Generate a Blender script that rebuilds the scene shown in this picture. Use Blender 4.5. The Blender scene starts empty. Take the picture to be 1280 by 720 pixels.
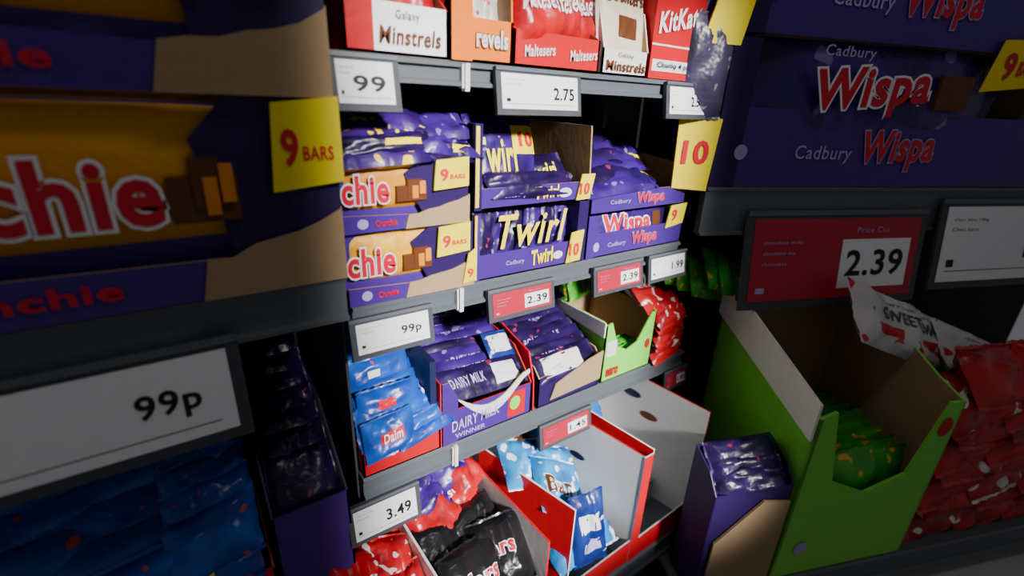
import bpy, math, random
from mathutils import Vector as V, noise, Matrix
random.seed(7)
S=0.7; GZ=1.85
scene=bpy.context.scene
# ---------------------------------------------------------------- materials
MC={}
def nodes(name):
    m=bpy.data.materials.new(name); m.use_nodes=True
    return m,m.node_tree,m.node_tree.nodes["Principled BSDF"]
def bump(nt,b,scale,strength,dist=.004,coord="Object"):
    tc=nt.nodes.new("ShaderNodeTexCoord"); n=nt.nodes.new("ShaderNodeTexNoise"); n.inputs["Scale"].default_value=scale
    n.inputs["Detail"].default_value=3
    nt.links.new(tc.outputs[coord],n.inputs["Vector"])
    bp=nt.nodes.new("ShaderNodeBump"); bp.inputs["Strength"].default_value=strength; bp.inputs["Distance"].default_value=dist
    nt.links.new(n.outputs[0],bp.inputs["Height"]); nt.links.new(bp.outputs[0],b.inputs["Normal"])
    return n
def solid(name,c,rough=.5,metal=0,var=.12,bs=60,bstr=.15):
    if name in MC: return MC[name]
    m,nt,b=nodes(name)
    n=bump(nt,b,bs,bstr)
    mx=nt.nodes.new("ShaderNodeMix"); mx.data_type='RGBA'
    mx.inputs[6].default_value=(*[x*(1-var) for x in c],1); mx.inputs[7].default_value=(*[min(1,x*(1+var)) for x in c],1)
    nt.links.new(n.outputs[0],mx.inputs[0]); nt.links.new(mx.outputs[2],b.inputs["Base Color"])
    b.inputs["Roughness"].default_value=rough; b.inputs["Metallic"].default_value=metal; b.inputs["Specular IOR Level"].default_value=.3
    MC[name]=m; return m
def foil(name,c1,c2,c3=None,scale=3,thr=.55,rough=.33,stretch=(1,1,1),sparse=.13):
    """glossy printed wrapper: soft tonal areas plus a few small printed patches in the print's own UV space"""
    if name in MC: return MC[name]
    m,nt,b=nodes(name)
    tc=nt.nodes.new("ShaderNodeTexCoord"); mp=nt.nodes.new("ShaderNodeMapping"); mp.inputs["Scale"].default_value=stretch
    nt.links.new(tc.outputs["UV"],mp.inputs[0])
    def mask(sc,th,off,soft=.015):
        n=nt.nodes.new("ShaderNodeTexNoise"); n.noise_dimensions='4D'; n.inputs["W"].default_value=off
        n.inputs["Scale"].default_value=sc; n.inputs["Detail"].default_value=1
        nt.links.new(mp.outputs[0],n.inputs["Vector"])
        r=nt.nodes.new("ShaderNodeMapRange"); r.inputs[1].default_value=th; r.inputs[2].default_value=th+soft
        nt.links.new(n.outputs[0],r.inputs[0]); return r.outputs[0]
    mx=nt.nodes.new("ShaderNodeMix"); mx.data_type='RGBA'
    mx.inputs[6].default_value=(*c1,1); mx.inputs[7].default_value=(*c2,1)
    nt.links.new(mask(scale,thr-.12,1.3,.25),mx.inputs[0]); out=mx.outputs[2]
    if c3:
        m2=nt.nodes.new("ShaderNodeMix"); m2.data_type='RGBA'; m2.inputs[7].default_value=(*c3,1)
        nt.links.new(out,m2.inputs[6]); nt.links.new(mask(scale*2.6,thr+sparse,7.7),m2.inputs[0]); out=m2.outputs[2]
    nt.links.new(out,b.inputs["Base Color"])
    n=nt.nodes.new("ShaderNodeTexNoise"); n.inputs["Scale"].default_value=38; n.inputs["Detail"].default_value=2
    nt.links.new(tc.outputs["Object"],n.inputs["Vector"])
    bp=nt.nodes.new("ShaderNodeBump"); bp.inputs["Strength"].default_value=.5; bp.inputs["Distance"].default_value=.007
    nt.links.new(n.outputs[0],bp.inputs["Height"]); nt.links.new(bp.outputs[0],b.inputs["Normal"])
    b.inputs["Roughness"].default_value=rough; b.inputs["Specular IOR Level"].default_value=.5
    MC[name]=m; return m
GREY=solid("shelf_grey_metal",(.115,.13,.148),.45,.2,.06,200,.05)
DGREY=solid("tag_frame_dark",(.055,.06,.07),.5)
BACK=solid("gondola_back_dark",(.03,.027,.03),.8)
WHITE=solid("label_white",(.80,.80,.83),.5,0,.03)
BLACK=solid("print_black",(.01,.01,.012),.5)
RED=solid("carton_red",(.52,.004,.012),.4,0,.08)
TAGRED=solid("label_red",(.42,.014,.038),.45,0,.05)
PURP=solid("carton_purple",(.06,.02,.22),.4,0,.12)
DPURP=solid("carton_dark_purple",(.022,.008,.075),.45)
NAVY=solid("carton_navy",(.012,.016,.06),.5)
YEL=solid("print_yellow",(.86,.68,.002),.45,0,.04)
ORNG=solid("carton_orange",(.82,.17,.004),.4)
CARD=solid("cardboard_brown",(.36,.24,.13),.85,0,.08,90,.2)
CARDW=solid("cardboard_white",(.68,.67,.66),.6,0,.05)
CARDG=solid("cardboard_grey",(.4,.38,.38),.75,0,.06)
GREEN=solid("carton_green",(.2,.66,.07),.45,0,.06)
PINK=solid("print_crimson",(.6,.008,.03),.4)
CHOC=solid("print_chocolate",(.12,.035,.01),.45)
CARAM=solid("print_honeycomb",(.7,.22,.015),.5,0,.2)
LIL=solid("print_lilac",(.4,.33,.62),.5)
CREAM=solid("wrapper_cream",(.7,.6,.45),.4)
F_PURP=foil("foil_purple",(.045,.011,.19),(.014,.004,.065),(.22,.15,.4),3,.52)
F_PY=foil("foil_purple_yellow",(.042,.01,.15),(.02,.005,.08),(.8,.55,.01),2.2,.55,sparse=.06)
F_DARK=foil("foil_dark_purple",(.020,.006,.07),(.008,.003,.028),(.2,.02,.08),3,.5,sparse=.17)
F_GOLD=foil("foil_gold",(.78,.36,.0008),(.66,.24,.0008),(.85,.48,.002),1.6,.5,rough=.5)
F_BLUE=foil("foil_blue",(.006,.045,.30),(.006,.10,.5),(.5,.08,.06),2.2,.55,sparse=.14)
F_RED=foil("foil_red",(.52,.005,.01),(.26,.003,.01),(.8,.7,.7),2.3,.55,sparse=.18)
F_REDW=foil("foil_red_white",(.55,.007,.015),(.32,.005,.012),(.75,.68,.62),2.0,.52,sparse=.09)
F_BLK=foil("foil_black",(.008,.008,.009),(.014,.012,.014),(.5,.04,.02),2.0,.6,.22,sparse=.16)
F_SKY=foil("foil_sky",(.02,.32,.68),(.008,.11,.4),(.75,.8,.85),1.7,.5,sparse=.10)
F_NAVY=foil("foil_navy_white",(.006,.018,.14),(.012,.035,.22),(.6,.62,.68),2.4,.48,sparse=.18)
F_GREEN=foil("foil_green",(.02,.25,.015),(.06,.45,.03),(.8,.4,.02),3.0,.5)
F_WH=foil("foil_white_red",(.68,.66,.64),(.5,.48,.48),(.6,.02,.04),2.4,.5,sparse=.12)
F_GRYP=foil("foil_grey_purple",(.055,.045,.10),(.03,.025,.05),(.2,.18,.2),3.0,.5,sparse=.16)
# ---------------------------------------------------------------- builder
class Frame:
    def __init__(s,ox=0,oy=0,yaw=0):
        s.o=V((ox,oy,0)); c,n=math.cos(yaw),math.sin(yaw); s.u=V((c,-n,0)); s.d=V((n,c,0))
    def __call__(s,p):
        q=s.o+s.u*p[0]+s.d*p[1]; return V((q.x*S,q.y*S,(p[2]+GZ)*S))
MAIN=Frame()
TXT={}
def textmesh(s,off,bold=0):
    k=(s,round(off,4))
    if k in TXT: return TXT[k]
    cu=bpy.data.curves.new("t","FONT"); cu.body=s; cu.size=1; cu.offset=off; cu.resolution_u=3; cu.space_character=1.08
    ob=bpy.data.objects.new("t",cu); scene.collection.objects.link(ob)
    bpy.context.view_layer.update()
    ev=ob.evaluated_get(bpy.context.evaluated_depsgraph_get()); me=ev.to_mesh()
    vs=[(v.co.x,v.co.y) for v in me.vertices]; fs=[tuple(p.vertices) for p in me.polygons]
    ev.to_mesh_clear(); bpy.data.objects.remove(ob); bpy.data.curves.remove(cu)
    TXT[k]=(vs,fs); return TXT[k]
class B:
    def __init__(s,name,frame=MAIN):
        s.name=name; s.f=frame; s.v=[]; s.fc=[]; s.mi=[]; s.uv=[]; s.mats=[]; s.sm=[]
    def m(s,mat):
        if mat not in s.mats: s.mats.append(mat)
        return s.mats.index(mat)
    def add(s,pts,faces,mat,uvs=None,smooth=False):
        k=len(s.v); s.v+= [s.f(p) for p in pts]; i=s.m(mat)
        for f in faces:
            s.fc.append(tuple(k+a for a in f)); s.mi.append(i); s.sm.append(smooth)
            s.uv.append([uvs[a] if uvs else (0,0) for a in f])
    def box(s,u0,u1,d0,d1,z0,z1,mat,front=None,top=None):
        p=[(u0,d0,z0),(u1,d0,z0),(u1,d1,z0),(u0,d1,z0),(u0,d0,z1),(u1,d0,z1),(u1,d1,z1),(u0,d1,z1)]
        s.add(p,[(0,3,2,1),(1,2,6,5),(2,3,7,6),(3,0,4,7)],mat)
        s.add(p,[(0,1,5,4)],front or mat); s.add(p,[(4,5,6,7)],top or mat)
    def slab(s,pts,vec,mf,mb=None,edge=None):
        pts=[V(p) for p in pts]; q=[p+V(vec) for p in pts]; n=len(pts)
        s.add(pts,[tuple(range(n))],mf); s.add(q,[tuple(reversed(range(n)))],mb or mf)
        s.add(pts+q,[(i,(i+1)%n,n+(i+1)%n,n+i) for i in range(n)],edge or mb or mf)
    def extr(s,prof,u0,u1,mat):   # profile of (d,z) swept along u
        s.slab([(u0,a,b) for a,b in prof],(u1-u0,0,0),mat)
    def tray(s,u0,u1,d0,d1,z0,hf,hs,hb,mo,mi,cut=.03,t=.005,notch=None,edge=None):
        e=edge or mi
        if notch:
            a,b,h=notch; pts=[(u0,d0,z0),(u1,d0,z0),(u1,d0,z0+hf),(u1+(u0-u1)*.1,d0,z0+hf),(b,d0,z0+h),((a+b)/2,d0,z0+h*.86),(a,d0,z0+h*1.05),(u0+(u1-u0)*.1,d0,z0+hf*1.03),(u0,d0,z0+hf)]
        else: pts=[(u0,d0,z0),(u1,d0,z0),(u1,d0,z0+hf),(u0,d0,z0+hf)]
        s.slab(pts,(0,t,0),mo,mi,e)
        side=[(d0,z0),(d0,z0+hf),(d0+cut,z0+hs),(d1,z0+hb),(d1,z0)]
        s.slab([(u0,a,b) for a,b in side],(t,0,0),mo,mi,e)
        s.slab([(u1,a,b) for a,b in side],(-t,0,0),mo,mi,e)
        s.slab([(u0,d1,z0),(u1,d1,z0),(u1,d1,z0+hb),(u0,d1,z0+hb)],(0,-t,0),mo,mi,e)
        s.box(u0,u1,d0,d1,z0,z0+.004,mi)
    def pillow(s,c,U,W,w,h,t,mat,text=None,nu=16,nv=12,wr=1.0,crimp='v',seed=None):
        c=V(c); U=V(U).normalized(); W=V(W).normalized(); N=U.cross(W).normalized()
        sd=random.random()*50 if seed is None else seed
        def H(a,b):
            A=max(0,1-abs(2*a-1)**3.2); Bb=max(0,1-abs(2*b-1)**3.2)
            base=t*.5*(A*Bb)**.55
            w1=noise.noise(V((a*3.5,b*3.5,sd)))*t*.28*wr+noise.noise(V((a*9,b*7,sd+9)))*t*.14*wr
            return base+w1*min(1,(A*Bb)*3)
        def P(a,b,sg=1):
            x=(a-.5)*w; y=(b-.5)*h
            k=0.035*wr*noise.noise(V((a*2,b*2,sd+3)))
            return c+U*(x+k*w)+W*(y+k*h)+N*(sg*H(a,b))
        for sg in (1,-1):
            pts=[];uv=[]
            for j in range(nv+1):
                for i in range(nu+1):
                    pts.append(P(i/nu,j/nv,sg)); uv.append((i/nu*w/max(w,h)+sd*.37,j/nv*h/max(w,h)+sd*.21))
            s.add(pts,[(j*(nu+1)+i,j*(nu+1)+i+1,(j+1)*(nu+1)+i+1,(j+1)*(nu+1)+i) for j in range(nv) for i in range(nu)],mat,uv,True)
        for e in (0,1):
            n=14; pts=[];cw=.05*max(w,h)
            for i in range(n+1):
                f=i/n
                if crimp=='v': p=P(f,e,1); dv=W*(1 if e else -1)
                else: p=P(e,f,1); dv=U*(1 if e else -1)
                pts+= [p,p+dv*(cw*.5+(cw*.25 if i%2 else 0))+N*(.03*w*noise.noise(V((f*3,sd,e))))]
            s.add(pts,[(2*i,2*i+2,2*i+3,2*i+1) for i in range(n)],mat,[(sd,sd)]*len(pts),True)
        if text:
            for (st,a0,b0,a1,b1,mt,off) in text:
                if st.startswith('#'):   # printed patch
                    g=6; pts=[P(a0+(a1-a0)*i/g,b0+(b1-b0)*j/g)+N*.0012 for j in range(g+1) for i in range(g+1)]
                    s.add(pts,[(j*(g+1)+i,j*(g+1)+i+1,(j+1)*(g+1)+i+1,(j+1)*(g+1)+i) for j in range(g) for i in range(g)],mt)
                    continue
                vs,fs=textmesh(st,off); v0,_=textmesh(st,0)
                x0=min(v[0] for v in v0);x1=max(v[0] for v in v0);y0=min(v[1] for v in v0);y1=max(v[1] for v in v0)
                pts=[P(a0+(a1-a0)*(x-x0)/(x1-x0),b0+(b1-b0)*(y-y0)/(y1-y0))+N*(.0035-.0012*(off>.04)) for x,y in vs]
                s.add(pts,fs,mt)
    def text(s,st,o,w,h,mat,U=(1,0,0),W=(0,0,1),off=.0,lift=.0015,outline=None,oo=.05,shear=0,rise=0):
        o=V(o);U=V(U).normalized();W=V(W).normalized();N=U.cross(W)
        v0,_=textmesh(st,0)
        x0=min(v[0] for v in v0);x1=max(v[0] for v in v0);y0=min(v[1] for v in v0);y1=max(v[1] for v in v0)
        def put(of,mt,l):
            vs,fs=textmesh(st,of)
            pts=[]
            for x,y in vs:
                a=(x-x0)/(x1-x0);b=(y-y0)/(y1-y0)
                pts.append(o+U*(a*w+shear*b*h)+W*(b*h+rise*a*w)+N*l)
            s.add(pts,fs,mt)
        if outline: put(oo,outline,lift)
        put(off,mat,lift+(.0012 if outline else 0))
    def patch(s,u0,u1,z0,z1,d,mat,lift=.0008):
        s.add([(u0,d-lift,z0),(u1,d-lift,z0),(u1,d-lift,z1),(u0,d-lift,z1)],[(0,1,2,3)],mat)
    def oval(s,c,ru,rz,mat,n=20):
        s.add([(c[0]+ru*math.cos(i*2*math.pi/n),c[1],c[2]+rz*math.sin(i*2*math.pi/n)) for i in range(n)],[tuple(range(n))],mat)
    def done(s):
        me=bpy.data.meshes.new(s.name); ctr=sum(s.v,V())/len(s.v)
        me.from_pydata([v-ctr for v in s.v],[],s.fc)
        for mt in s.mats: me.materials.append(mt)
        me.polygons.foreach_set("material_index",s.mi); me.polygons.foreach_set("use_smooth",s.sm)
        uvl=me.uv_layers.new(name="UVMap"); flat=[c for f in s.uv for q in f for c in q]; uvl.data.foreach_set("uv",flat)
        me.update(); ob=bpy.data.objects.new(s.name,me); ob.location=ctr; scene.collection.objects.link(ob); return ob
# ---------------------------------------------------------------- shelving
def rail_prof(zt,h,d0):
    return [(d0+.03,zt),(d0-.004,zt),(d0-.012,zt-.005),(d0-.012,zt-.012),(d0-.003,zt-.014),(d0-.003,zt-h+.012),(d0-.014,zt-h+.008),(d0-.014,zt-h),(d0+.03,zt-h)]
def shelf(zt,u0,u1,d0,depth,h,frame=MAIN,name="store_shelf",clips=()):
    b=B(name,frame); b.extr(rail_prof(zt,h,d0),u0,u1,GREY)
    b.box(u0,u1,d0+.02,depth,zt-.02,zt-.002,GREY)
    for c in clips:   # white joint clips
        b.box(c-.006,c+.005,d0-.02,d0-.002,zt-h-.01,zt-.004,CARDW); b.box(c-.013,c-.008,d0-.018,d0-.002,zt-h-.004,zt-.006,CARDW)
    return b.done()
TL=.29; TR=1.44
shelf(.072,TL,TR,0,.495,.05,clips=(.575,))
shelf(-.445,TL,TR+.02,0,.495,.058,clips=(.563,))
shelf(-.93,TL-.01,1.62,0,.495,.066,clips=(.548,))
shelf(-1.54,.0,1.75,-.25,.495,.09)
b=B("gondola_frame"); b.box(-1.1,1.75,.5,.53,-GZ,.75,BACK); b.box(-.6,1.75,-.2,.5,-GZ,-1.635,DGREY)
b.box(.274,.280,.03,.5,-1.53,.5,DGREY)
b.done()
def tag(u0,u1,z0,z1,price,red=False,d=-.014,frame=MAIN,pf=.6,fr=.013,sub="",plus="",pw=None):
    b=B("price_label",frame); L=z1-z0; k=.16
    Wd=V((0,k,1)).normalized(); dd=lambda z:d-.012+(z-z1)*k
    N=V((0,-1,k)).normalized()
    def q(a,c,e,g,mt,l,th=None):
        pts=[V((a,dd(e),e))+N*l,V((c,dd(e),e))+N*l,V((c,dd(g),g))+N*l,V((a,dd(g),g))+N*l]
        if th: b.slab(pts,-N*th,mt)
        else: b.add(pts,[(0,1,2,3)],mt)
    q(u0-fr,u1+fr,z0-fr,z1+fr,DGREY,0,.012)
    q(u0-fr,u1+fr,z1+fr*.4,z1+fr,GREY,.003,.004)
    q(u0,u1,z0,z1,TAGRED if red else WHITE,.002)
    w=u1-u0
    if red:
        a=u0+w*.52; q(a,u1-w*.05,z0+L*.12,z1-L*.26,WHITE,.003)
        b.text(price,V((a+w*.04,dd(z0+L*.28),z0+L*.28)),w*.35,L*.32,BLACK,W=Wd,off=.02,lift=.0045)
        b.text("Price Cut",V((a+w*.08,dd(z1-L*.18),z1-L*.18)),w*.2,L*.07,LIL,W=Wd,lift=.0035)
        for i in range(3): b.text("chocolate multi"[:15-3*i],V((u0+w*.06,dd(z1-L*(.3+.13*i)),z1-L*(.3+.13*i))),w*(.22-.04*i),L*.045,LIL,W=Wd,lift=.0035)
        q(u0+w*.04,u0+w*.09,z0+L*.1,z0+L*.17,LIL,.003)
    else:
        b.text(price,V((u0+w*pf,dd(z0+L*.3),z0+L*.3)),w*(pw or (.94-pf)),L*.36,BLACK,W=Wd,off=.02,lift=.0035)
        for i in range(2): b.text("Choc bars 190g"[:14-4*i],V((u0+w*.05,dd(z1-L*(.2+.12*i)),z1-L*(.2+.12*i))),w*(.24-.06*i),L*.05,DGREY,W=Wd,lift=.003)
        q(u0+w*.05,u1-w*.05,z0+L*.14,z0+L*.15,BLACK,.003)
        q(u0+w*.05,u0+w*.1,z0+L*.2,z0+L*.3,BLACK,.003)
    return b.done()
tag(.29,.40,-.02,.055,"99",pf=.28,pw=.55); tag(.655,.885,-.02,.055,"2.75",pf=.66); tag(1.25,1.42,-.02,.055,"2.50")
tag(.287,.463,-.552,-.482,"99p",pf=.6,pw=.28); tag(.65,.85,-.545,-.482,"2.39",True); tag(1.035,1.235,-.548,-.482,"2.39",True); tag(1.29,1.47,-.552,-.482,"1.99")
tag(.24,.412,-1.092,-1.005,"3.49",pf=.5,pw=.4); tag(.865,1.07,-1.065,-1.0,"1.45",True); tag(1.5,1.62,-1.06,-1.0,"1.45",True)
# ---------------------------------------------------------------- top row
zt=.0735
b=B("chocolate_pouch_carton"); b.tray(.318,.535,-.005,.3,zt,.088,.11,.2,RED,CARD,edge=RED)
b.patch(.375,.53,zt+.004,zt+.09,-.005,WHITE); b.text("Minstrels",(.385,-.007,zt+.018),.13,.03,CHOC,off=.02,shear=.1); b.text("Galaxy",(.42,-.007,zt+.058),.05,.02,CHOC)
for i in range(4): b.pillow((.425,.05+.05*i,zt+.15),(1,0,0),(0,.25,1),.2,.2,.05,F_RED if i<2 else F_REDW)
b.done()
b=B("orange_sweet_carton"); b.tray(.54,.695,-.01,.3,zt,.085,.2,.24,ORNG,CARD,edge=ORNG,cut=.01)
b.text("revels",(.60,-.012,zt+.03),.08,.035,CARDW,off=.03,outline=CHOC,oo=.07)
b.box(.54,.59,-.012,.02,zt,zt+.24,ORNG)
for i in range(3): b.pillow((.65,.06+.05*i,zt+.14),(1,0,0),(0,.2,1),.1,.18,.04,F_WH)
b.done()
b=B("malt_ball_pouch_carton"); b.tray(.70,.97,-.01,.3,zt,.075,.09,.2,RED,CARD,edge=RED)
for x in (.73,.87): b.text("Maltesers",(x,-.012,zt+.02),.09,.024,CARDW,off=.02,rise=.1)
for i,x in enumerate((.78,.86,.93)):
    b.pillow((x,.03+.02*i,zt+.16),(1,.1,.15),(0,.3,1),.15,.22,.07,F_RED,text=[("Maltesers",.1,.3,.92,.52,WHITE,.02)])
for i,x in enumerate((.74,.84,.92)): b.pillow((x,.12,zt+.19),(1,-.1,-.2),(0,.3,1),.16,.22,.07,F_RED)
b.done()
b=B("white_pouch_carton"); b.tray(.985,1.16,-.008,.3,zt,.062,.16,.18,CARDW,CARD,edge=CARDW)
b.text("Minstrels",(1.0,-.01,zt+.01),.15,.024,CHOC,off=.02); b.text("Galaxy",(1.04,-.01,zt+.04),.06,.015,CHOC)
b.pillow((1.07,.03,zt+.16),(1,0,0),(0,.15,1),.18,.24,.04,CREAM,text=[("Counters",.1,.55,.9,.68,CHOC,.02),("Galaxy",.2,.72,.8,.88,CHOC,.02),("#",.35,.2,.75,.42,CHOC,0)],wr=.5)
b.done()
b=B("red_wafer_carton"); b.box(1.17,1.40,-.008,.3,zt,zt+.3,RED)
b.text("KitKat",(1.19,-.01,zt+.115),.16,.05,WHITE,off=.03,rise=.2); b.patch(1.18,1.39,zt+.02,zt+.05,-.008,CARDW); b.text("Chunky 4 pack",(1.2,-.011,zt+.026),.17,.018,NAVY,off=.02)
b.patch(1.17,1.40,zt+.085,zt+.09,-.008,CARDW)
b.done()
# ---------------------------------------------------------------- row 2
def honey(b,u0,u1,z0,h,d,word,wu0,wu1,bars,nine,lip,k=1.0,nn="9",strip="Crunchie",th=.5):
    """printed multipack of honeycomb bars in a torn shelf-ready tray"""
    s=h*.26; w=u1-u0
    b.box(u0,u1-.004,d+.012*k,.42,z0+.002,z0+h*.97,PURP)
    b.pillow(((u0+u1)/2,d+.022*k,z0+s+(h-s)/2),(1,0,0),(0,0,1),w*.98,(h-s)*1.0,.046*k,F_GOLD,wr=.12,nu=24)
    b.slab([(bars[1]-.01*k,d-.007*k,z0+s*.9),(u1,d-.007*k,z0+s*.9),(u1,d-.007*k,z0+h),(bars[1]+.0*k,d-.007*k,z0+h),(bars[0]+.02*k,d-.007*k,z0+h*.8),(bars[0]+.03*k,d-.007*k,z0+h*.6)],(0,.004,0),DPURP)
    b.text(word,(wu0,d-.010*k,z0+s+(h-s)*.22),wu1-wu0,(h-s)*th,PINK,off=.03,outline=WHITE,oo=.075,lift=.002*k)
    b.box(bars[0],bars[1],d-.012*k,d-.004,z0+s+(h-s)*.2,z0+s+(h-s)*.5,CHOC); b.box(bars[0]+(bars[1]-bars[0])*.35,bars[1]-.012*k,d-.014*k,d-.004,z0+s+(h-s)*.3,z0+s+(h-s)*.62,CHOC)
    for i in range(2): b.box(bars[0]+(bars[1]-bars[0])*(.5+.25*i),bars[0]+(bars[1]-bars[0])*(.7+.25*i),d-.0155*k,d-.004,z0+s+(h-s)*(.25+.08*i),z0+s+(h-s)*(.5+.08*i),CARAM)
    a0,a1=nine; b.slab([(a0,d-.02*k,z0+h*.54),(a1,d-.02*k,z0+h*.58),(a1,d-.02*k,z0+h*1.02),(a0+.006*k,d-.02*k,z0+h*.98)],(0,.006,0),YEL)
    b.text(nn,(a0+(a1-a0)*.18,d-.02*k,z0+h*.68),(a1-a0)*.2,h*.17,PINK,off=.03,lift=.002); b.text("BARS",(a0+(a1-a0)*.45,d-.02*k,z0+h*.7),(a1-a0)*.42,h*.07,PINK,off=.02,lift=.002)
    b.slab([(u0,d-.012*k,z0),(lip[0]+.06*k,d-.012*k,z0),(lip[0]+.01*k,d-.012*k,z0+s*.8),(u0,d-.012*k,z0+s)],(0,.006,0),PURP,CARD)
    b.text(strip,((u0+lip[0])/2,d-.013*k,z0+s*.3),(lip[0]-u0)*.36,s*.35,PINK,off=.03,lift=.002)
    b.oval((u0+(lip[0]-u0)*.3,d-.0135*k,z0+s*.5),.012*k,s*.28,LIL)
    pts=[(lip[0],z0)]+[(lip[1],z0),(lip[1],z0+h*.44)]
    for i in range(7):
        f=i/6; pts.append((lip[1]+(lip[0]-lip[1])*f*.92-.004,z0+h*(.42-.2*f**.6)+noise.noise(V((f*4,z0*9,1)))*h*.05))
    b.slab([(p[0],d-.016*k,p[1]) for p in pts],(0,.005,0),CARD,CARD)
b=B("honeycomb_multipack_box")
honey(b,.285,.60,-.4445,.163,-.0,"chie",.288,.392,(.415,.485),(.495,.585),(.415,.60))
b.done()
b=B("honeycomb_multipack_box"); honey(b,.285,.585,-.279,.15,-.0,"chie",.288,.385,(.405,.475),(.49,.58),(.42,.585)); b.done()
b=B("yellow_nine_sticker_tab"); b.slab([(.565,-.022,-.435),(.603,-.022,-.43),(.603,-.022,-.345),(.58,-.022,-.36)],(0,.004,0),YEL); b.text("9",(.577,-.022,-.42),.016,.022,PINK,off=.02,lift=.002); b.done()
b=B("loose_chocolate_multipacks")
for i,(x,z,w,r) in enumerate([(.39,-.115,.2,.05),(.54,-.1,.17,-.12),(.40,-.085,.2,-.06),(.54,-.072,.17,.08),(.41,-.058,.22,.03)]):
    b.pillow((x,.03+.015*i,z),(1,0,r),(0,.92,.38),w,.12,.045,F_PURP if i%2 else F_PY,crimp='u')
b.pillow((.39,.01,-.10),(1,0,.05),(0,.5,.8),.2,.05,.03,F_DARK,crimp='u',text=[("#",.5,.3,.9,.6,YEL,0)])
b.pillow((.53,.01,-.115),(1,0,-.1),(0,.5,.8),.15,.05,.03,F_DARK,crimp='u',text=[("#",.6,.3,.95,.7,YEL,0)])
for i in range(4): b.pillow((.45+.02*i,.12+.02*i,-.11+.02*i),(1,0,0),(0,.9,.3),.3,.16,.04,F_PURP,crimp='u')
b.done()
b=B("twist_bar_multipack_box")   # lower
b.tray(.606,.992,-.004,.36,-.4445,.068,.18,.185,PURP,CARD,cut=.012,edge=PURP)
b.box(.606,.622,-.006,.05,-.4445,-.27,PURP); b.patch(.606,.613,-.44,-.27,-.0065,YEL)
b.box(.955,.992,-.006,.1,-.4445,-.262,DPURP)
b.text("Twirl",(.79,-.006,-.427),.075,.04,YEL,off=.04,rise=.05); b.text("Cadbury",(.705,-.006,-.418),.06,.016,LIL,off=.01)
b.oval((.885,-.008,-.41),.018,.012,CARDW)
b.slab([(.915,-.012,-.44),(.97,-.012,-.437),(.978,-.012,-.345),(.93,-.012,-.35)],(0,.004,0),YEL); b.text("10",(.925,-.012,-.418),.035,.035,PINK,off=.03,lift=.002)
for i in range(6):
    b.pillow((.655+.052*i,.03+.006*(i%3),-.335),(.95,.2,.05),(.12,.15,1),.07,.17,.03,F_PURP if i%2 else F_DARK,crimp='v')
b.text("Twirl",(.665,.004,-.368),.23,.085,YEL,off=.015,shear=.3,W=(0,.12,1),lift=.006)
b.done()
b=B("twist_bar_multipack_box")   # upper
b.tray(.604,.99,-.004,.34,-.2585,.052,.2,.205,PURP,CARD,cut=.012,edge=CARD)
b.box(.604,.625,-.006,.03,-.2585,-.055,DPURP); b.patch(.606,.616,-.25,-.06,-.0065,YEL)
b.text("Twirl",(.79,-.006,-.243),.08,.03,YEL,off=.04,rise=.04); b.text("Cadbury",(.69,-.006,-.236),.07,.016,LIL,off=.01)
b.oval((.895,-.007,-.232),.024,.013,CARDW); b.text("MILK",(.884,-.0075,-.237),.022,.008,PURP)
b.slab([(.935,-.012,-.256),(.985,-.012,-.255),(1.0,-.012,-.185),(.95,-.012,-.185)],(0,.004,0),YEL); b.text("10",(.945,-.012,-.24),.034,.03,PINK,off=.03,lift=.002)
b.pillow((.735,.075,-.14),(1,.05,0),(0,.3,1),.22,.2,.05,F_PURP,text=[("Twirl",.05,.28,.62,.7,YEL,.03),("#",.6,.5,.98,.87,YEL,0),("10",.7,.6,.92,.78,PINK,.03)],wr=.4)
b.pillow((.70,.045,-.2),(1,.02,0),(0,.35,1),.17,.07,.03,F_PY)
b.pillow((.83,.07,-.2),(1,.02,.1),(0,.6,.8),.24,.13,.05,F_DARK,text=[("Twirl",.35,.3,.8,.65,YEL,.03)],crimp='u')
b.pillow((.80,.02,-.21),(1,.02,-.05),(0,.6,.8),.28,.08,.04,F_DARK,crimp='u')
b.done()
b=B("bubbly_bar_multipack_box"); b.tray(1.0,1.46,-.004,.36,-.4445,.075,.135,.135,PURP,CARD,cut=.012,edge=PURP)
b.box(1.0,1.035,-.006,.03,-.4445,-.312,PURP)
b.pillow((1.22,.03,-.35),(1,0,0),(0,.12,1),.37,.12,.05,F_PURP,text=[("Wispa",.12,.1,.68,.72,WHITE,.08),("Wispa",.12,.1,.68,.72,PINK,.03),("Cadbury",.15,.76,.5,.9,LIL,.0),("#",.72,.1,.84,.7,CHOC,0)],wr=.2,crimp='u')
b.slab([(1.36,-.01,-.385),(1.45,-.01,-.375),(1.46,-.01,-.305),(1.375,-.01,-.31)],(0,.004,0),YEL); b.text("9",(1.385,-.01,-.36),.022,.035,PINK,off=.03,lift=.002)
b.text("Wispa",(1.2,-.006,-.43),.12,.048,PINK,off=.03,outline=LIL,oo=.06); b.text("Cadbury",(1.09,-.006,-.42),.08,.018,LIL,off=.01)
b.oval((1.04,-.007,-.41),.012,.015,LIL)
b.done()
b=B("bubbly_bar_multipack_box"); b.tray(1.0,1.45,-.004,.36,-.308,.062,.13,.16,PURP,CARD,cut=.03,edge=CARD)
b.text("Wispa",(1.2,-.006,-.295),.13,.04,PINK,off=.03,outline=LIL,oo=.06); b.text("Cadbury",(1.08,-.006,-.285),.09,.016,LIL,off=.01)
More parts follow.
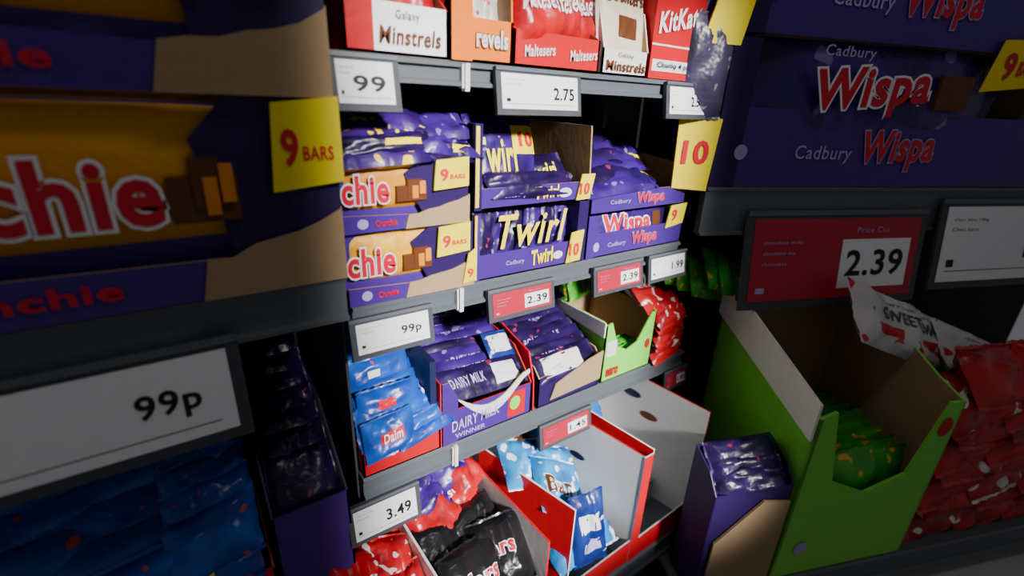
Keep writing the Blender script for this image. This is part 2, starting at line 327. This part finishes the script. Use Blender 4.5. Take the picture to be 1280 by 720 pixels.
for i in range(6):
    b.pillow((1.14+.01*(i%2)+.02*i,.05+.04*i,-.225+.022*i),(1,0,.05*(-1)**i),(0,.8,.35),.3,.13,.045,F_DARK if i%2 else F_PURP,crimp='u',text=[("#",.8,.2,.97,.8,YEL,0)] if i in(1,3) else None)
b.done()
# ---------------------------------------------------------------- row 3
b=B("blue_bag_tray"); b.tray(.284,.505,-.004,.4,-.9295,.075,.085,.2,RED,CARD,cut=.05,edge=RED)
b.box(.488,.506,.02,.4,-.93,-.66,NAVY)
for i in range(9):
    b.pillow((.385+.003*i,.03+.032*i,-.81+.016*i),(1,0,0),(0,.55,.83),.19,.12,.03,F_BLUE,crimp='u')
for i in range(3): b.pillow((.46,-.0+.02*i,-.84+.02*i),(1,.1,.15),(0,.8,.5),.16,.06,.03,F_BLUE,crimp='u')
b.pillow((.36,.0,-.825),(1,0,.12),(0,.35,.9),.14,.1,.04,F_BLUE,text=[("#",.3,.35,.75,.65,PINK,0),("Daim",.35,.38,.7,.62,WHITE,.02)])
b.pillow((.385,.06,-.765),(1,0,.02),(0,.35,.9),.17,.08,.03,F_BLUE,text=[("#",.3,.35,.6,.65,PINK,0)])
b.pillow((.39,.14,-.72),(1,0,.02),(0,.35,.9),.17,.08,.03,F_BLUE,text=[("#",.3,.4,.5,.65,CARDW,0)])
b.done()
b=B("milk_chocolate_bar_tray")
z0=-.9295; b.tray(.512,.825,-.004,.42,z0,.11,.2,.24,PURP,CARD,cut=.1,edge=RED)
b.slab([(.832,-.006,z0),(.826,-.006,z0+.115),(.83,.03,z0+.2),(.838,.2,z0+.23),(.838,.2,z0)],(.006,0,0),RED,RED)
b.slab([(.507,-.0,z0),(.507,-.0,z0+.205),(.507,.3,z0+.25),(.507,.3,z0)],(.004,0,0),RED,RED)
b.slab([(.512,-.006,z0),(.56,-.006,z0),(.56,-.006,z0+.15),(.53,-.006,z0+.205),(.512,-.006,z0+.205)],(0,.004,0),PURP,CARD)
cv=[(.56,z0+.145)]+[(.56+.25*i/10,z0+.145-.055*math.sin(math.pi*min(1,i/10*1.15))+.02*(i/10)**3) for i in range(11)]
low=[(p[0],p[1]-.03*math.sin(math.pi*i/11)-.006) for i,p in enumerate(cv[1:])]
b.slab([(p[0],-.008,p[1]) for p in cv[1:]]+[(p[0],-.008,p[1]) for p in reversed(low)],(0,.004,0),CARDW,CARD)
b.text("DAIRY MILK",(.54,-.007,z0+.04),.16,.035,LIL,off=.02,rise=.05); b.patch(.735,.8,z0+.01,z0+.1,-.004,RED); b.oval((.76,-.0065,z0+.06),.02,.025,GREEN); b.text("WINNER",(.55,-.007,z0+.015),.1,.015,LIL,off=.02)
for i in range(10):
    b.pillow((.668+.004*(i%3),.04+.035*i,z0+.155+.012*i),(1,0,-.04),(0,.75,.6),.27,.1,.025,F_PURP if i%3 else F_DARK,crimp='u',text=[("DAIRY MILK",.08,.35,.5,.65,LIL,.01),("#",.62,.15,.95,.8,CARDW,0)] if i in (0,) else ([("DAIRY MILK",.2,.4,.6,.65,LIL,.01)]))
b.pillow((.76,.10,z0+.215),(1,.1,-.1),(0,.7,.6),.1,.08,.02,F_NAVY,text=[("#",.1,.15,.9,.85,CARDW,0)])
b.done()
b=B("dark_chocolate_bar_tray"); b.tray(.852,1.125,-.004,.4,z0,.11,.14,.17,DPURP,CARD,cut=.03,edge=CARD,notch=(.92,1.06,.1))
b.slab([(.90,-.012,z0+.02),(1.125,-.012,z0+.03),(1.128,-.012,z0+.14),(1.06,-.012,z0+.125),(.92,-.012,z0+.075)],(0,.004,0),CARD,CARD)
for i in range(9):
    b.pillow((.99,.03+.035*i,z0+.12+.014*i),(1,0,.02),(0,.75,.6),.25,.1,.025,F_DARK,crimp='u',text=[("BOURNVILLE",.1,.35,.7,.6,LIL,.01)] if i%2 else [("#",.1,.15,.75,.8,CARDW,0)] if i==0 else None)
b.done()
b=B("loose_wrapped_chocolate_bars")
for i in range(9):
    b.pillow((.60+.07*i*(1 if i<6 else .8),.36-.01*i,-.69+.01*(i%3)),(1,.15,.02*(-1)**i),(0,.85,.5),.24,.1,.03,F_PURP if i%3 else F_DARK,crimp='u')
b.done()
b=B("mint_chocolate_carton"); b.tray(1.14,1.40,-.004,.34,z0,.225,.235,.235,GREEN,CARD,cut=.02,edge=GREEN,notch=(1.21,1.31,.12))
b.slab([(1.14,0,z0+.18),(1.14,.34,z0+.2),(1.14,.34,z0+.235),(1.14,0,z0+.235)],(-.006,0,0),CARDW,CARDW)
for i in range(5): b.pillow((1.265,.03+.014*i,z0+.05),(1,0,0),(0,.15,1),.2,.09,.02,F_GREEN)
b.text("aero",(1.16,-.006,z0+.02),.06,.03,RED,off=.03); b.oval((1.37,-.0065,z0+.1),.012,.02,RED); b.patch(1.15,1.2,z0+.1,z0+.16,-.004,CARDW)
b.done()
b=B("green_mint_bars")
for i in range(9): b.pillow((1.05+.035*i,.44-.012*i,-.69),(1,.2,0),(0,.45,.9),.16,.13,.03,F_GREEN,crimp='u')
b.done()
b=B("red_sweet_bag_heap")
for i in range(5):
    for j in range(3): b.pillow((1.50+.02*(j%2),.03+.1*j,z0+.05+.037*i),(1,.1,.08*(-1)**i),(0,.7,.6),.18,.12,.06,F_REDW if (i+j)%3 else F_RED)
for j in range(4): b.pillow((1.46+.015*j,.06+.09*j,-.70+.03*j),(1,.1,-.25),(0,.8,.6),.22,.12,.05,F_WH if j%2 else F_REDW)
b.done()
# ---------------------------------------------------------------- row 4 (deep base shelf)
zb=-1.5395
def wall(b,p0,p1,z0,z1,zb1,mo,mi,t=.007,slots=()):
    p0=V((p0[0],p0[1],0));p1=V((p1[0],p1[1],0)); dr=(p1-p0).normalized(); n=V((dr.y,-dr.x,0))*t
    b.slab([p0+V((0,0,z0)),p1+V((0,0,z0)),p1+V((0,0,zb1)),p0+V((0,0,z1))],n,mo,mi)
    L=(p1-p0).length
    for (f,zz,r,mt) in slots:   # hand slots: oval opening with torn rim
        c=p0+dr*(L*f)
        for k,(rr,mm,l) in enumerate(((r*1.12,CARDG,.0008),(r,mt,.0016))):
            b.add([c-n.normalized()*l+dr*(rr*math.cos(a*math.pi/10))+V((0,0,zz+rr*.42*math.sin(a*math.pi/10))) for a in range(20)],[tuple(range(20))],mm)
b=B("black_bag_carton"); wall(b,(.40,-.245),(.385,.25),zb,-1.19,-1.17,CARDW,CARDW); wall(b,(.73,-.245),(.70,.3),zb,-1.205,-1.19,CARDW,RED)
b.slab([(.40,-.247,zb),(.73,-.247,zb),(.73,-.247,zb+.12),(.40,-.247,zb+.12)],(0,.006,0),CARDW,CARDW)
b.pillow((.53,-.17,-1.30),(1,.2,-.1),(-.1,.7,.7),.2,.2,.08,F_BLK,text=[("Mars",.1,.4,.8,.65,WHITE,.07),("Mars",.1,.4,.8,.65,PINK,.02)],wr=.6)
b.pillow((.64,-.13,-1.30),(1,-.2,.1),(.1,.7,.7),.18,.2,.08,F_BLK,text=[("Mars",.1,.5,.7,.7,WHITE,.07),("Mars",.1,.5,.7,.7,PINK,.02)],wr=.8)
b.pillow((.50,-.06,-1.28),(1,.0,-.2),(-.1,.8,.5),.2,.18,.07,F_BLK); b.pillow((.61,-.03,-1.28),(1,.1,-.0),(-.1,.8,.5),.2,.18,.07,F_BLK)
for i in range(6): b.pillow((.54+.03*(i%3),-.13+.1*(i//2),-1.42),(1,.1,0),(0,.9,.3),.24,.2,.1,F_BLK)
b.pillow((.57,.1,-1.24),(1,.2,.3),(-.2,.8,.5),.22,.16,.08,F_RED,text=[("Maltesers",.08,.4,.82,.58,WHITE,.02)])
b.pillow((.50,.04,-1.23),(1,.5,.2),(-.4,.8,.4),.17,.16,.07,F_RED)
b.pillow((.56,.15,-1.165),(1,.2,.25),(-.2,.8,.5),.24,.16,.07,F_PURP); b.pillow((.64,.12,-1.18),(1,.5,.1),(-.4,.8,.5),.13,.14,.07,F_RED)
b.pillow((.48,.10,-1.19),(1,.1,.25),(-.2,.8,.5),.16,.14,.07,F_PURP)
b.done()
b=B("red_sweet_bag_pile")
for i in range(12): b.pillow((.22+.05*(i%3),-.16+.11*(i//3),-1.27+.02*(i%2)+.02*(i//3)),(1,.3*random.uniform(-1,1),.2*random.uniform(-1,1)),(0,.8,.55),.15,.17,.09,F_REDW if i%3 else F_RED,text=[("Maltesers",.08,.4,.92,.6,WHITE,.02)] if i%3==0 else None)
for i in range(8): b.pillow((.2+.08*(i%2),-.12+.15*(i//2),-1.42),(1,0,0),(0,.9,.2),.2,.2,.14,F_RED)
b.done()
b=B("blue_bag_carton"); wall(b,(.82,-.25),(.73,.15),zb,-1.13,-1.13,RED,CARDW); wall(b,(1.12,-.25),(1.02,.25),zb,-1.07,-1.05,CARDW,RED,slots=((.62,-1.13,.035,F_SKY),(.5,-1.22,.032,NAVY)))
b.slab([(.82,-.252,zb),(1.13,-.252,zb),(1.13,-.252,zb+.1),(.82,-.252,zb+.08)],(0,.006,0),RED,CARDW)
b.slab([(1.118,-.256,zb),(1.16,-.256,zb),(1.16,-.256,-1.07),(1.118,-.256,-1.07)],(0,.006,0),RED,CARDW)
wall(b,(.73,.25),(1.02,.25),zb,-1.05,-1.05,CARDW,CARDW)
b.pillow((.87,-.12,-1.17),(.8,-.5,-.2),(.2,.8,.7),.16,.17,.07,F_SKY,text=[("Bar",.2,.35,.7,.65,WHITE,.08),("Bar",.2,.35,.7,.65,CHOC,.02)])
b.pillow((.82,-.0,-1.14),(.9,-.3,-.1),(.2,.8,.6),.16,.16,.07,F_SKY); b.pillow((.86,.1,-1.12),(.9,.3,.1),(.2,.8,.6),.2,.17,.07,F_SKY,text=[("#",.2,.3,.8,.6,CHOC,0)])
b.pillow((.93,-.03,-1.2),(.9,-.3,-.1),(.2,.8,.6),.16,.16,.07,F_SKY)
b.pillow((.96,.12,-1.1),(.9,.3,.1),(.2,.8,.6),.14,.15,.07,F_SKY)
b.pillow((.905,-.235,-1.27),(.95,-.2,.08),(-.05,.2,1),.125,.25,.05,F_NAVY,text=[("#",.2,.55,.8,.78,CARDW,0),("#",.25,.25,.75,.42,LIL,0)])
for i in range(6): b.pillow((.88+.08*(i%2),-.15+.12*(i//2),-1.36),(1,0,0),(0,.9,.2),.18,.2,.14,F_SKY)
b.done()
b=B("white_display_carton"); wall(b,(1.163,-.25),(1.08,.25),zb,-1.06,-1.04,RED,CARDW); wall(b,(1.47,-.25),(1.38,.25),zb,-1.03,-1.0,CARDW,RED,slots=((.62,-1.1,.04,NAVY),(.45,-1.17,.038,CHOC)))
b.slab([(1.163,-.254,zb),(1.475,-.254,zb),(1.475,-.254,zb+.11),(1.163,-.254,zb+.09)],(0,.006,0),RED,CARDW)
wall(b,(1.08,.25),(1.38,.25),zb,-1.04,-1.0,CARDW,CARDW)
b.pillow((1.17,.05,-1.12),(.9,.3,.1),(.2,.8,.6),.14,.18,.07,F_SKY); b.box(1.2,1.43,-.1,.2,zb,zb+.1,CARDG)
b.pillow((1.2,.15,-1.1),(.9,.3,.1),(.2,.8,.6),.14,.15,.07,F_SKY)
b.done()
# ---------------------------------------------------------------- left bay (larger family packs)
shelf(-.352,-1.1,TL-.02,-.04,.495,.10)
b=B("family_honeycomb_box"); honey(b,-.75,.272,-.350,.335,-.04,"Crunchie",-.50,-.012,(.0,.1),(.152,.275),(.02,.268),k=2.0,th=.4); b.done()
b=B("family_honeycomb_box"); honey(b,-.75,.272,-.012,.33,-.04,"Crunchie",-.56,-.04,(.0,.09),(.15,.28),(.01,.27),k=2.0,th=.4); b.done()
tag(-.48,.035,-.60,-.445,"99p",d=-.06,pf=.72,pw=.18,fr=.022)
shelf(-1.22,-1.1,.235,-.04,.495,.10)
b=B("large_blue_bag_tray"); b.tray(-.8,.05,-.03,.45,-1.218,.16,.3,.45,RED,CARD,cut=.2,edge=RED)
for i in range(14): b.pillow((-.2+.01*(i%2)-(.25 if i%2 else 0),.02+.03*i,-.98+.022*i),(1,0,.03),(0,.55,.83),.42,.22,.05,F_BLUE,crimp='u')
for i in range(4): b.pillow((-.05,-.0+.05*i,-.93+.03*i),(1,.1,.1),(0,.6,.7),.18,.14,.05,F_BLUE)
b.pillow((-.12,-.01,-.99),(1,0,.1),(0,.35,.9),.3,.16,.06,F_BLUE,text=[("#",.35,.3,.7,.65,YEL,0),("Daim",.4,.38,.65,.58,PINK,.02)])
b.done()
b=B("purple_bar_tray"); b.tray(.06,.235,-.03,.45,-1.218,.3,.45,.5,PURP,CARD,cut=.2,edge=NAVY)
for i in range(7): b.pillow((.15,.05+.05*i,-.9+.03*i),(1,0,.03),(0,.6,.7),.15,.14,.04,F_DARK,crimp='u')
b.done()
# ---------------------------------------------------------------- right wing display, angled towards the aisle
W_=Frame(1.42,0,math.radians(22))
shelf(-.25,.10,2.9,0,.495,.17,W_,name="wing_shelf"); 
b=B("wing_gondola_frame",W_); b.box(0.1,2.9,.5,.53,-GZ,.9,BACK); b.done()
def bigwisp(z,h):
    b=B("family_bubbly_bar_box",W_); b.tray(.10,1.62,-.004,.45,z,h*.56,h,h,PURP,CARD,cut=.03,edge=CARD,t=.01)
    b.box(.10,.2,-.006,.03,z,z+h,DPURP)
    b.pillow((.75,.05,z+h*.72),(1,0,0),(0,.12,1),1.05,h*.8,.1,F_PURP,nu=30,wr=.3,crimp='u')
    b.text("Wispa",(.42,-.02,z+h*.48),.47,h*.34,PINK,off=.03,outline=WHITE,oo=.075,lift=.01,rise=.09)
    b.text("Cadbury",(.42,-.02,z+h*.9),.2,h*.09,LIL,off=.01,lift=.01)
    b.box(.95,1.1,-.02,-.006,z+h*.6,z+h*.85,CHOC)
    b.slab([(1.13,-.03,z+h*.75),(1.35,-.03,z+h*.8),(1.4,-.03,z+h*1.15),(1.17,-.03,z+h*1.12)],(0,.01,0),YEL); b.text("9",(1.19,-.03,z+h*.85),.05,h*.18,PINK,off=.03,lift=.003); b.text("BARS",(1.26,-.03,z+h*.88),.09,h*.1,PINK,off=.03,lift=.003)
    b.text("Wispa",(.70,-.006,z+h*.12),.33,h*.3,PINK,off=.03,outline=LIL,oo=.06,lift=.003,rise=.04); b.text("Cadbury",(.42,-.006,z+h*.18),.24,h*.13,LIL,off=.01)
    b.oval((.2,-.008,z+h*.25),.025,h*.055,LIL)
    b.done()
bigwisp(-.248,.46); bigwisp(.225,.46)
b=B("family_twist_bar_box",W_); b.box(-.06,.085,-.02,.0,-.03,.5,DPURP); b.box(.02,.085,-.02,.3,-.245,-.03,DPURP)
b.slab([(-.05,-.026,-.25),(.08,-.026,-.26),(.095,-.026,-.03),(-.06,-.026,-.02)],(0,.006,0),YEL); b.text("10",(-.03,-.026,-.17),.09,.07,PINK,off=.03,lift=.003)
b.pillow((.0,-.03,.12),(1,0,0),(0,0,1),.16,.28,.05,F_GRYP); b.slab([(-.04,-.05,.18),(.09,-.05,.18),(.12,-.05,.34),(-.0,-.05,.34)],(0,.006,0),YEL); b.done()
tag(.30,1.06,-.66,-.36,"2.39",True,d=-.02,frame=W_,fr=.03); tag(1.18,1.95,-.62,-.32,"1.99",d=-.02,frame=W_,fr=.03)
D=-.45
b=B("family_mint_carton",W_); b.tray(.36,.98,D,.1,-1.638,.72,.76,1.0,GREEN,CARD,cut=.1,edge=GREEN,notch=(.5,.84,.42),t=.012)
b.slab([(.35,D,-1.0),(.35,.1,-.78),(.35,.1,-.62),(.35,D,-.86)],(-.01,0,0),CARDW,CARDW)
for i in range(8): b.pillow((.67,D+.06+.05*i,-1.38),(1,0,0),(0,.12,1),.5,.42,.06,F_GREEN)
b.oval((.93,D-.003,-1.02),.03,.04,RED); b.oval((.46,D-.003,-1.5),.03,.03,LIL); b.done()
b=B("green_mint_bars",W_)
for i in range(9): b.pillow((.16+.05*i,.16-.02*i,-.60-.02*(i%3)),(1,.4,-.3),(0,.45,.9),.22,.16,.04,F_GREEN,crimp='u')
b.done()
b=B("red_sweet_bag_stack",W_)
for i in range(8):
    for j in range(3): b.pillow((1.25+.28*j+.06*(i%2),D+.12,-1.55+.09*i),(1,.1,.1*(-1)**i),(0,.6,.7),.4,.22,.11,F_RED if (i+j)%3 else F_REDW)
for j in range(4): b.pillow((.90+.26*j,-.17+.04*(j%2),-.75-.10*j),(1,.1,-.4),(0,.5,.8),.5,.24,.08,F_WH,nu=20,text=[("#",.2,.25,.5,.4,RED,0),("SWEETS",.3,.5,.8,.68,DGREY,.02),("chewy fruit",.3,.74,.7,.82,DGREY,0)],crimp='u')
b.done()
b=B("purple_brown_bar_tray",W_); b.tray(.03,.335,D-.0,D+.14,-1.638,.46,.52,.56,DPURP,DPURP,cut=.05,edge=DPURP)
b.slab([(.06,D-.012,-1.6),(.33,D-.012,-1.6),(.33,D-.012,-1.24),(.22,D-.012,-1.22),(.06,D-.012,-1.38)],(0,.008,0),CARD,CARD)
for i in range(3): b.pillow((.185,D+.04+.03*i,-1.16+.03*i),(1,0,.03),(0,.7,.6),.26,.1,.05,F_DARK,crimp='u')
b.done()
shelf(-1.64,-.0,2.9,D,.495,.12,W_,name="base_deck_shelf")
b=B("base_plinth",W_); b.box(0,2.9,D+.06,.495,-GZ,-1.765,DGREY); b.done()
# ---------------------------------------------------------------- room
FLOOR=solid("floor_vinyl",(.5,.49,.47),.35,0,.08,8,.05); CEIL=solid("ceiling_tile",(.6,.6,.6),.9); WALLM=solid("wall_paint",(.45,.45,.46),.9)
b=B("floor"); b.box(-4,6,-4,3,-GZ-.05,-GZ,FLOOR); b.done()
b=B("ceiling"); b.box(-4,6,-4,3,2.3,2.35,CEIL); b.done()
b=B("wall_back"); b.box(-4,6,3,3.05,-GZ,2.3,WALLM); b.done()
# ---------------------------------------------------------------- lights
def area(name,loc,sx,sy,power,rot,spread=180,col=(1,.985,.96)):
    l=bpy.data.lights.new(name,"AREA"); l.shape='RECTANGLE'; l.size=sx*S; l.size_y=sy*S; l.energy=power; l.color=col; l.spread=math.radians(spread)
    o=bpy.data.objects.new(name,l); o.location=(loc[0]*S,loc[1]*S,(loc[2]+GZ)*S); o.rotation_euler=[math.radians(a) for a in rot]; scene.collection.objects.link(o)
area("added_centre_bay_beam",(.875,-2.2,.52),1.08,1.6,9.5,(62,0,0),9)  # added unseen lamp: narrow beam brightens the centre bay, leaves side bays dim
area("aisle_light_strip",(.87,-1.0,2.2),1.2,.3,5,(20,0,0))
w=bpy.data.worlds.new("store_ambient"); w.use_nodes=True; w.node_tree.nodes["Background"].inputs[0].default_value=(.88,.9,.95,1); w.node_tree.nodes["Background"].inputs[1].default_value=.12; scene.world=w
# ---------------------------------------------------------------- camera
f=600.
X=V((889,195,-f)).normalized(); d_=V((-70,-(f*f-70*889)/195,-f)); Z=(-d_).normalized(); Y=Z.cross(X)
cd=bpy.data.cameras.new("camera"); cd.sensor_width=36; cd.lens=f/1280*36; cd.clip_start=.02
cd.dof.use_dof=True; cd.dof.focus_distance=.95; cd.dof.aperture_fstop=1.8
co=bpy.data.objects.new("camera",cd); M=Matrix(((X.x,X.y,X.z),(Y.x,Y.y,Y.z),(Z.x,Z.y,Z.z))).to_4x4()
M.translation=V((0,-1*S,GZ*S)); co.matrix_world=M; scene.collection.objects.link(co); scene.camera=co
